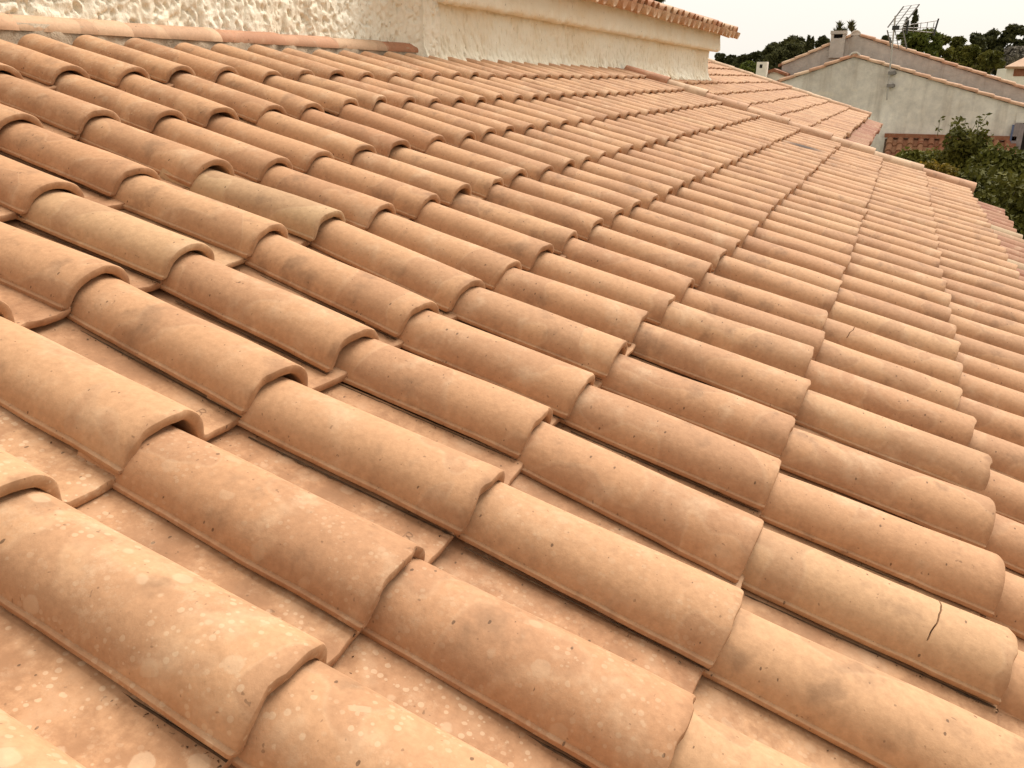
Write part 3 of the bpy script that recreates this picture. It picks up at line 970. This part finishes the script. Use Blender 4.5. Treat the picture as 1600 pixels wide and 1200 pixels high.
# window with an opened shutter at the right
wd = MB(); wd.box((XF - 0.012, -3.9, -1.15), (XF + 0.02, -3.30, -0.42)); win = wd.build('window', M_DARK, gh)
sh = MB()
for k in range(4): sh.box((XF - 0.10, -3.13 - 0.052 * k - 0.050, -1.18), (XF - 0.065, -3.13 - 0.052 * k, -0.45))
sh.build('shutter', M_SHUTTER, win)
bf = MB(); bf.box((XF - 0.11, -3.128, -0.92), (XF - 0.06, -3.09, -0.48)); bf.build('window_frame', M_BLUE, win)
lt = MB(); lt.box((XF - 0.03, -3.9, -0.44), (XF - .002, -3.14, -0.22)); lt.build('lintel', M_GREY, win)

# ---------------------------------------------------------------- aerial on the gable
ae = empty('antenna')
tag(ae, 'tall roof aerial on a thin pole clamped to the grey gable', 'antenna')
mb = MB()
pb, pt = Vector((XF - 0.14, -0.41, 0.02)), Vector((XF - 0.14, -0.33, 1.84))
mb.tube(pb, pt, 0.020, 0.018, 8); mb.build('mast', M_POLE, ae, 60)
for z in (0.62, 0.34):
    q = pb.lerp(pt, (z - pb.z) / (pt.z - pb.z))
    m_ = MB(); m_.box((q.x - .03, q.y - 0.13, q.z - 0.035), (XF - 0.001, q.y + .03, q.z + 0.035))
    m_.tube((XF - 0.05, q.y - 0.10, q.z), (XF - 0.001, q.y - 0.10, q.z), 0.05, 0.05, 10)
    m_.build('wall_bracket', M_METAL, ae)
hub = Vector((XF - 0.14, -0.36, 1.58))
boom_end = hub + Vector((0.55, -0.85, 0.02))
bd = (boom_end - hub).normalized()
for off in (-0.07, 0.0, 0.09):
    m_ = MB(); m_.tube(hub + Vector((0, 0, off * .4)) + bd * 0.1, boom_end + Vector((0, 0, off * 1.6)), 0.009, 0.009, 6); m_.build('boom', M_METAL, ae)
m_ = MB(); m_.tube(boom_end + Vector((0, 0.02, -0.17)), boom_end + Vector((0.02, -0.03, 0.19)), 0.022, 0.018, 6); m_.build('end_bar', M_BLACK, ae)
m_ = MB(); m_.box(hub - Vector((0.07, 0.09, 0.04)), hub + Vector((0.07, 0.06, 0.05))); m_.build('dipole_box', M_BLACK, ae)
# the two reflector grids, folded like a V
side = bd.cross(Vector((0, 0, 1))).normalized()
for sg in (1, -1):
    m_ = MB()
    d = (Vector((0, 0, 1)) * (0.44 if sg > 0 else -0.42) + bd * 0.32 * (1 if sg > 0 else 0.55))
    o0 = hub + Vector((0, 0, 0.03 * sg))
    for s_ in (-0.30, 0.0, 0.30):
        m_.tube(o0 + side * s_, o0 + side * s_ + d, 0.015 if s_ else 0.010, None, 6)
    for k in range(7):
        q = o0 + d * (0.12 + 0.88 * k / 6)
        m_.tube(q - side * 0.30, q + side * 0.30, 0.004, None, 5)
    m_.build('reflector', M_METAL, ae)
for k in range(5):
    q = hub.lerp(boom_end, 0.30 + 0.16 * k)
    m_ = MB()
    m_.tube(q + Vector((0, 0, -0.10 - .03 * (k == 0))), q + Vector((0, 0, 0.11 + .05 * (k == 0))), 0.008 + 0.016 * (k == 0), None, 6)
    m_.build('director', M_BLACK if k == 0 else M_METAL, ae)

# ---------------------------------------------------------------- foliage
def leaf_cloud(name, mat, blobs, leaf, count, parent, seed, aspect=0.5, up_bias=0.3, shell=0.55):
    """leaf-sized faces spread through the volume of many clumps"""
    g = np.random.default_rng(seed)
    vol = np.array([b[1][0] * b[1][1] * b[1][2] for b in blobs]) ** 0.7
    vol /= vol.sum()
    which = g.choice(len(blobs), size=count, p=vol)
    C = np.array([b[0] for b in blobs])[which]
    S = np.array([b[1] for b in blobs])[which]
    d = g.normal(size=(count, 3)); d /= np.linalg.norm(d, axis=1)[:, None]
    rad = (shell + (1 - shell) * g.random(count) ** 0.7) * (1 + 0.16 * g.normal(size=count))
    pos = C + d * S * rad[:, None]
    nrm = d * 0.6 + g.normal(size=(count, 3)) * 0.8 + np.array([0, 0, up_bias])
    nrm /= np.linalg.norm(nrm, axis=1)[:, None]
    t = np.cross(nrm, g.normal(size=(count, 3))); t /= np.linalg.norm(t, axis=1)[:, None]
    b = np.cross(nrm, t)
    l = leaf * (0.6 + 0.8 * g.random(count))[:, None]
    w = l * aspect
    v = np.stack([pos - t * l * .5, pos + b * w * .5 + nrm * l * .06, pos + t * l * .5, pos - b * w * .5 + nrm * l * .06], axis=1).reshape(-1, 3)
    me = bpy.data.meshes.new(name)
    me.from_pydata(v.tolist(), [], [(4*k, 4*k+1, 4*k+2, 4*k+3) for k in range(count)])
    return link(name, me, parent, mat)

def limb_mesh(base, blobs, r0, name, parent, seed):
    g = random.Random(seed)
    m_ = MB()
    top = Vector((np.mean([b[0][0] for b in blobs]), np.mean([b[0][1] for b in blobs]), max(b[0][2] for b in blobs)))
    base = Vector(base)
    prev, pr = base, r0
    pts = []
    for k in range(1, 6):
        s = k / 5
        q = base.lerp(top, s) + Vector((g.gauss(0, .05), g.gauss(0, .05), 0)) * (top - base).length * 0.12 * (s < 1)
        r = r0 * (1 - 0.78 * s)
        m_.tube(prev, q, pr, r, 7); prev, pr = q, r
        pts.append((q, r))
    for b in blobs[:14]:
        c = Vector(b[0])
        q, r = min(pts, key=lambda a: abs(a[0].z - (c.z - 0.3 * (c - a[0]).length)))
        mid = q.lerp(c, 0.55) + Vector((0, 0, 0.04))
        m_.tube(q, mid, r * 0.55, r * 0.35, 5); m_.tube(mid, c, r * 0.35, r * 0.12, 5)
    return m_.build(name, M_BARK, parent, 60)

def ray_at(px, py, X):
    d = fwd + right * ((px - 800) / 1285.37) + up * ((600 - py) / 1285.37)
    return CAM + d * ((X - CAM.x) / d.x)

def tree(kind, px, top, X, wpx, low, mat, label, seed, group=None, n=2600, leaf=0.22, cone=False, aspect=0.5, nb=26, cat='tree'):
    """crown between image heights top and low at distance X, wpx wide; trunk to the ground"""
    g = random.Random(seed)
    a, b = ray_at(px, top, X), ray_at(px, low, X)
    h = a.z - b.z
    mpp = (ray_at(px + 50, top, X) - ray_at(px - 50, top, X)).length / 100
    w = wpx * mpp / 2 * (1.0 if cone else 1.25)
    blobs = []
    for k in range(nb):
        s = g.random()
        if cone:
            s = k / (nb - 1); rr = w * (0.18 + 0.82 * (1 - s) ** 0.8)
            c = (a.x + g.gauss(0, rr * .35), a.y + g.gauss(0, rr * .35), b.z + h * (0.05 + 0.90 * s))
            sz = (rr * .7, rr * .7, h / nb * 1.3)
        else:
            s = (k + g.random()) / nb
            prof = math.sqrt(max(0.12, 1 - (max(0.0, 2 * s - 0.95)) ** 2 * 0.9))
            th = g.uniform(0, 2 * math.pi); q = g.random() ** 0.6 * w * prof
            rr = w * g.uniform(0.20, 0.36)
            zz = min(b.z + h * (0.02 + 0.92 * s), a.z - rr * 0.6)
            c = (a.x + q * math.cos(th), a.y + q * math.sin(th), zz)
            sz = (rr, rr, min(rr * 0.8, h * 0.4))
        blobs.append((c, sz))
    if not cone:
        rr = w * 0.36
        blobs.append(((a.x, a.y, a.z - rr * 0.6), (rr, rr, rr * 0.62)))
    root = empty(kind)
    tag(root, label, cat, group)
    leaf_cloud('crown', mat, blobs, leaf, n, root, seed, aspect, 0.3, 0.3)
    limb_mesh((a.x, a.y, GZ - 0.05), blobs, max(0.04, w * 0.09), 'trunk', root, seed)
    return root

G_WOOD = 'trees of the wood behind the roofs'
T = [
 # px top X width low mat label
 ('pine_tree', 1126, 84, 66, 24, 118, M_PINE, 'dark pine nearest the stucco eave, leftmost of the far trees'),
 ('pine_tree', 1146, 87, 64, 24, 118, M_PINE, 'low dark pine second from the stucco eave on the skyline'),
 ('pine_tree', 1163, 86, 62, 24, 118, M_PINE, 'dark pine third from the stucco eave on the skyline'),
 ('pine_tree', 1184, 81, 62, 28, 118, M_PINE, 'dark pine rising behind the white chimney'),
 ('pine_tree', 1211, 68, 60, 32, 112, M_PINE, 'round dark pine at the left shoulder of the tall clump'),
 ('pine_tree', 1237, 58, 60, 40, 108, M_PINE, 'tallest broad dark pine left of the grey chimney'),
 ('pine_tree', 1206, 82, 61, 32, 118, M_PINE, 'dark pine low between the white chimney and the tall clump'),
 ('olive_tree', 1172, 98, 46, 34, 122, M_GREEN, 'low bright green tree left of the white chimney'),
 ('olive_tree', 1222, 74, 48, 34, 116, M_OLIVE, 'olive green tree right behind the white chimney'),
 ('olive_tree', 1242, 68, 48, 32, 108, M_OLIVE, 'olive green tree in front of the tallest dark pine'),
 ('cypress_tree', 1264, 55, 47, 10, 96, M_OLIVE, 'narrow pointed tree left of the dark spiky one'),
 ('cypress_tree', 1270, 58, 47, 10, 94, M_OLIVE, 'narrow pointed tree touching the dark spiky one'),
 ('dark_tree', 1287, 57, 50, 24, 90, M_PINE, 'dark spiky tree just left of the grey chimney'),
 ('bushy_tree', 1384, 57, 48, 14, 72, M_PINE, 'small dark tree top peeping over the rear gable left of the pole'),
 ('bushy_tree', 1423, 49, 44, 44, 92, M_GREEN, 'bright green round tree behind the aerial pole'),
 ('bushy_tree', 1446, 46, 44, 44, 96, M_GREEN, 'broad bright green tree right of the aerial'),
 ('bushy_tree', 1473, 55, 46, 40, 100, M_HEDGE, 'mid green tree right of the broad bright green one'),
 ('pine_tree', 1500, 58, 54, 36, 110, M_HEDGE2, 'dark green tree in the dip of the skyline'),
 ('pine_tree', 1525, 52, 56, 36, 112, M_PINE, 'dark tree climbing the wooded skyline towards the right'),
 ('pine_tree', 1553, 47, 58, 40, 112, M_PINE, 'dark tree second highest on the right skyline'),
 ('pine_tree', 1584, 38, 58, 44, 112, M_PINE, 'tallest dark tree at the top right of the wood'),
 ('pine_tree', 1612, 42, 58, 40, 110, M_PINE, 'dark tree cut by the right edge of the picture'),
 ('olive_tree', 1520, 72, 46, 38, 112, M_HEDGE, 'lower mid green tree before the dark wood, above the rear gable tiles'),
 ('olive_tree', 1548, 80, 44, 34, 116, M_HEDGE2, 'low dusky tree left of the far tiled house'),
 ('bare_tree', 1588, 74, 47, 34, 100, M_GREYLEAF, 'grey leafless looking tree above the far tiled house'),
]
for k, (kind, px, top, X, w, low, mat, lab) in enumerate(T):
    cone = kind == 'cypress_tree'
    tree(kind, px, top, X, w, low, mat, lab, 100 + k, G_WOOD, n=4600 if X > 55 else 5200, leaf=0.24 if X > 55 else 0.17, cone=cone)
tree('conifer', 1432, 14, 52, 17, 62, M_PINE, 'slim dark conifer standing tall behind the aerial', 201, n=1500, leaf=0.2, cone=True, nb=16)
tree('conifer', 1417, 30, 50, 14, 62, M_PINE, 'shorter slim conifer directly left of the tall one', 202, n=900, leaf=0.2, cone=True, nb=12)
tree('pine_tree', 1008, -14, 40, 46, 12, M_PINE, 'dark tree top showing over the upper tiled eave', 203, n=1600, leaf=0.2)

# spiky yucca behind the chimney
yu = empty('yucca_plant')
tag(yu, 'spiky yucca rising behind the grey chimney', 'plant')
base = ray_at(1318, 52, 30)
m_ = MB()
gr = random.Random(5)
for hx, hz, n in ((-0.10, 0.22, 60), (0.14, 0.26, 60), (0.0, 0.0, 60), (0.2, 0.0, 40), (-0.16, -0.02, 40)):
    for k in range(n):
        th = gr.uniform(0, 2 * math.pi); el = gr.uniform(0.5, 1.55)
        d = Vector((math.cos(th) * math.cos(el), math.sin(th) * math.cos(el), math.sin(el)))
        o0 = base + Vector((0, -hx * 1.4, hz * gr.uniform(0.3, 1)))
        e = o0 + d * gr.uniform(0.14, 0.24)
        s_ = d.orthogonal().normalized() * 0.04
        m_.add([o0 - s_, o0 + s_, e], [(0, 1, 2)])
m_.build('leaves', M_OLIVE, yu)
m_ = MB(); m_.tube((base.x, base.y, GZ), base + Vector((0, 0, .1)), 0.10, 0.06, 8); m_.build('stem', M_BARK, yu)

# garden shrubs beside the eaves
def shrub(kind, label, blobs, mat, leaf, n, seed, aspect=0.55, stems=True, shoots=0):
    root = empty(kind)
    tag(root, label, 'shrub', 'shrubs in the garden beside the eaves')
    leaf_cloud('foliage', mat, blobs, leaf, n, root, seed, aspect, 0.5, 0.45)
    cx = np.mean([b[0][0] for b in blobs]); cy = np.mean([b[0][1] for b in blobs])
    limb_mesh((cx, cy, GZ - 0.05), blobs, 0.07, 'stem', root, seed)
    if shoots:
        g = random.Random(seed)
        m_, lf = MB(), []
        top = max(blobs, key=lambda b: b[0][2])
        for k in range(shoots):
            p = Vector(top[0]) + Vector((g.gauss(0, .15), g.gauss(0, top[1][1] * .8), top[1][2] * .4))
            q = p + Vector((g.gauss(0, .06), g.gauss(0, .08), g.uniform(0.15, 0.36)))
            m_.tube(p, q, 0.006, 0.003, 5)
            for j in range(7):
                c = p.lerp(q, 0.25 + 0.13 * j) + Vector((g.gauss(0, .03), g.gauss(0, .035), 0))
                d = Vector((g.gauss(0, 1), g.gauss(0, 1), g.gauss(.2, .5))).normalized(); s_ = d.orthogonal().normalized()
                l = g.uniform(0.07, 0.11)
                m_.add([c, c + d * l * .5 + s_ * l * .3, c + d * l, c + d * l * .5 - s_ * l * .3], [(0, 1, 2, 3)])
        m_.build('shoot', mat, root)
    return root
def blobset(pts, X, jit, seed):
    """clumps given as (px, py, radius m)"""
    g = random.Random(seed); o = []
    for px, py, r in pts:
        c = ray_at(px, py, X + g.uniform(-jit, jit))
        o.append((tuple(c), (r * g.uniform(.8, 1.2), r, r * g.uniform(.8, 1.0))))
    return o
shrub('tall_shrub', 'dark shrub with upright leafy shoots in front of the clay canopy',
      blobset([(1500, 222, .22), (1512, 240, .26), (1488, 248, .26), (1526, 225, .22), (1470, 262, .24), (1515, 268, .3), (1495, 285, .3), (1530, 255, .25)], 15.5, .3, 1), M_HEDGE2, 0.085, 5200, 301, shoots=9)
shrub('garden_bush', 'low leafy shrub at the left end under the clay canopy',
      blobset([(1405, 252, .16), (1422, 250, .2), (1440, 258, .22), (1455, 250, .22), (1412, 270, .2), (1435, 280, .25)], 16.5, .3, 2), M_HEDGE, 0.08, 3600, 302)
shrub('garden_bush', 'yellowing shrub close behind the last verge caps',
      blobset([(1448, 266, .13), (1462, 268, .13), (1478, 272, .14), (1494, 282, .14), (1462, 285, .2), (1490, 300, .2)], 12.0, .15, 3), M_YELLOW, 0.06, 2600, 303)
shrub('garden_bush', 'bright topped bush below the open shutter',
      blobset([(1552, 250, .24), (1574, 258, .26), (1600, 262, .26), (1540, 266, .26), (1580, 275, .35), (1556, 285, .35), (1610, 280, .35)], 14.2, .4, 4), M_HEDGE, 0.085, 7000, 304)
shrub('large_bush', 'large dark bush at the right edge beside the eave tiles',
      blobset([(1535, 290, .24), (1555, 300, .26), (1580, 310, .28), (1545, 325, .26), (1570, 345, .3), (1600, 330, .3), (1590, 375, .32), (1620, 360, .35), (1610, 410, .35), (1560, 370, .26), (1640, 420, .4)], 11.0, .35, 5), M_HEDGE2, 0.075, 9500, 305)
shrub('large_bush', 'dark bush behind the lowest verge cap',
      blobset([(1505, 305, .2), (1520, 318, .22), (1530, 340, .22), (1515, 290, .2), (1545, 360, .3), (1500, 330, .25)], 10.2, .2, 6), M_HEDGE2, 0.07, 5000, 306)

# ---------------------------------------------------------------- small far buildings
sh_ = empty('outbuilding')
tag(sh_, 'small pale building with red tiled edge and square white chimney', 'house')
XS = 24.0
def at_(px, py, X=XS): return ray_at(px, py, X)
A, Lq, Rq = at_(1209, 112), at_(1184, 121), at_(1227, 119)
m_ = MB(); m_.prism([(Lq.y, GZ), (Lq.y, Lq.z), (A.y, A.z), (Rq.y, Rq.z), (Rq.y, GZ)], XS, XS + 3); m_.build('wall', M_WHITE, sh_)
m_ = MB(); m_.prism([(Lq.y + .08, Lq.z), (A.y, A.z + .0), (Rq.y - .05, Rq.z), (Rq.y - .05, Rq.z + .07), (A.y, A.z + .08), (Lq.y + .08, Lq.z + .07)], XS - 0.08, XS + 3.1); m_.build('roof', M_EAVE, sh_).color = (0, 0.1, 0, 1)
a, b = at_(1186, 97), at_(1200, 118)
m_ = MB()
m_.box((XS - 0.35, b.y, b.z - 1.2), (XS - 0.10, a.y, a.z)); 
wc = m_.build('chimney', M_WHITE, sh_)
m_ = MB(); q = at_(1192, 101); m_.box((XS - 0.356, q.y - 0.045, q.z - 0.09), (XS - 0.34, q.y + 0.025, q.z + 0.0)); m_.build('flue', M_DARK, wc)

fh_ = empty('far_house')
tag(fh_, 'far white house with a brown tiled roof at the right edge', 'house')
XH = 38.0
e0, e1, rp = ray_at(1570, 104, XH), ray_at(1660, 100, XH), ray_at(1606, 87, XH + 2.5)
m_ = MB(); m_.add([(e0.x - .2, e0.y, e0.z), (e1.x - .2, e1.y, e0.z), (rp.x, e1.y, rp.z), (rp.x, rp.y, rp.z),
                   (e0.x - .2, e0.y, e0.z - .08), (e1.x - .2, e1.y, e0.z - .08), (rp.x, e1.y, rp.z - .3), (rp.x, rp.y, rp.z - .3)],
                  [(0, 3, 2, 1), (0, 1, 5, 4), (4, 5, 6, 7), (0, 4, 7, 3), (3, 7, 6, 2), (1, 2, 6, 5)])
m_.build('roof', M_EAVE, fh_).color = (0, 0.7, 0, 1)
m_ = MB(); m_.box((XH, e1.y, GZ), (XH + 4, e0.y - .08, e0.z - .05)); m_.build('wall', M_WHITE, fh_)
q0, q1 = ray_at(1585, 107, XH), ray_at(1640, 119, XH)
m_ = MB(); m_.box((XH - .02, q1.y, q1.z), (XH + .01, q0.y, q0.z)); m_.build('window', M_EAVE, fh_).color = (0, 0, 0, 1)
print('objects', len(bpy.data.objects))
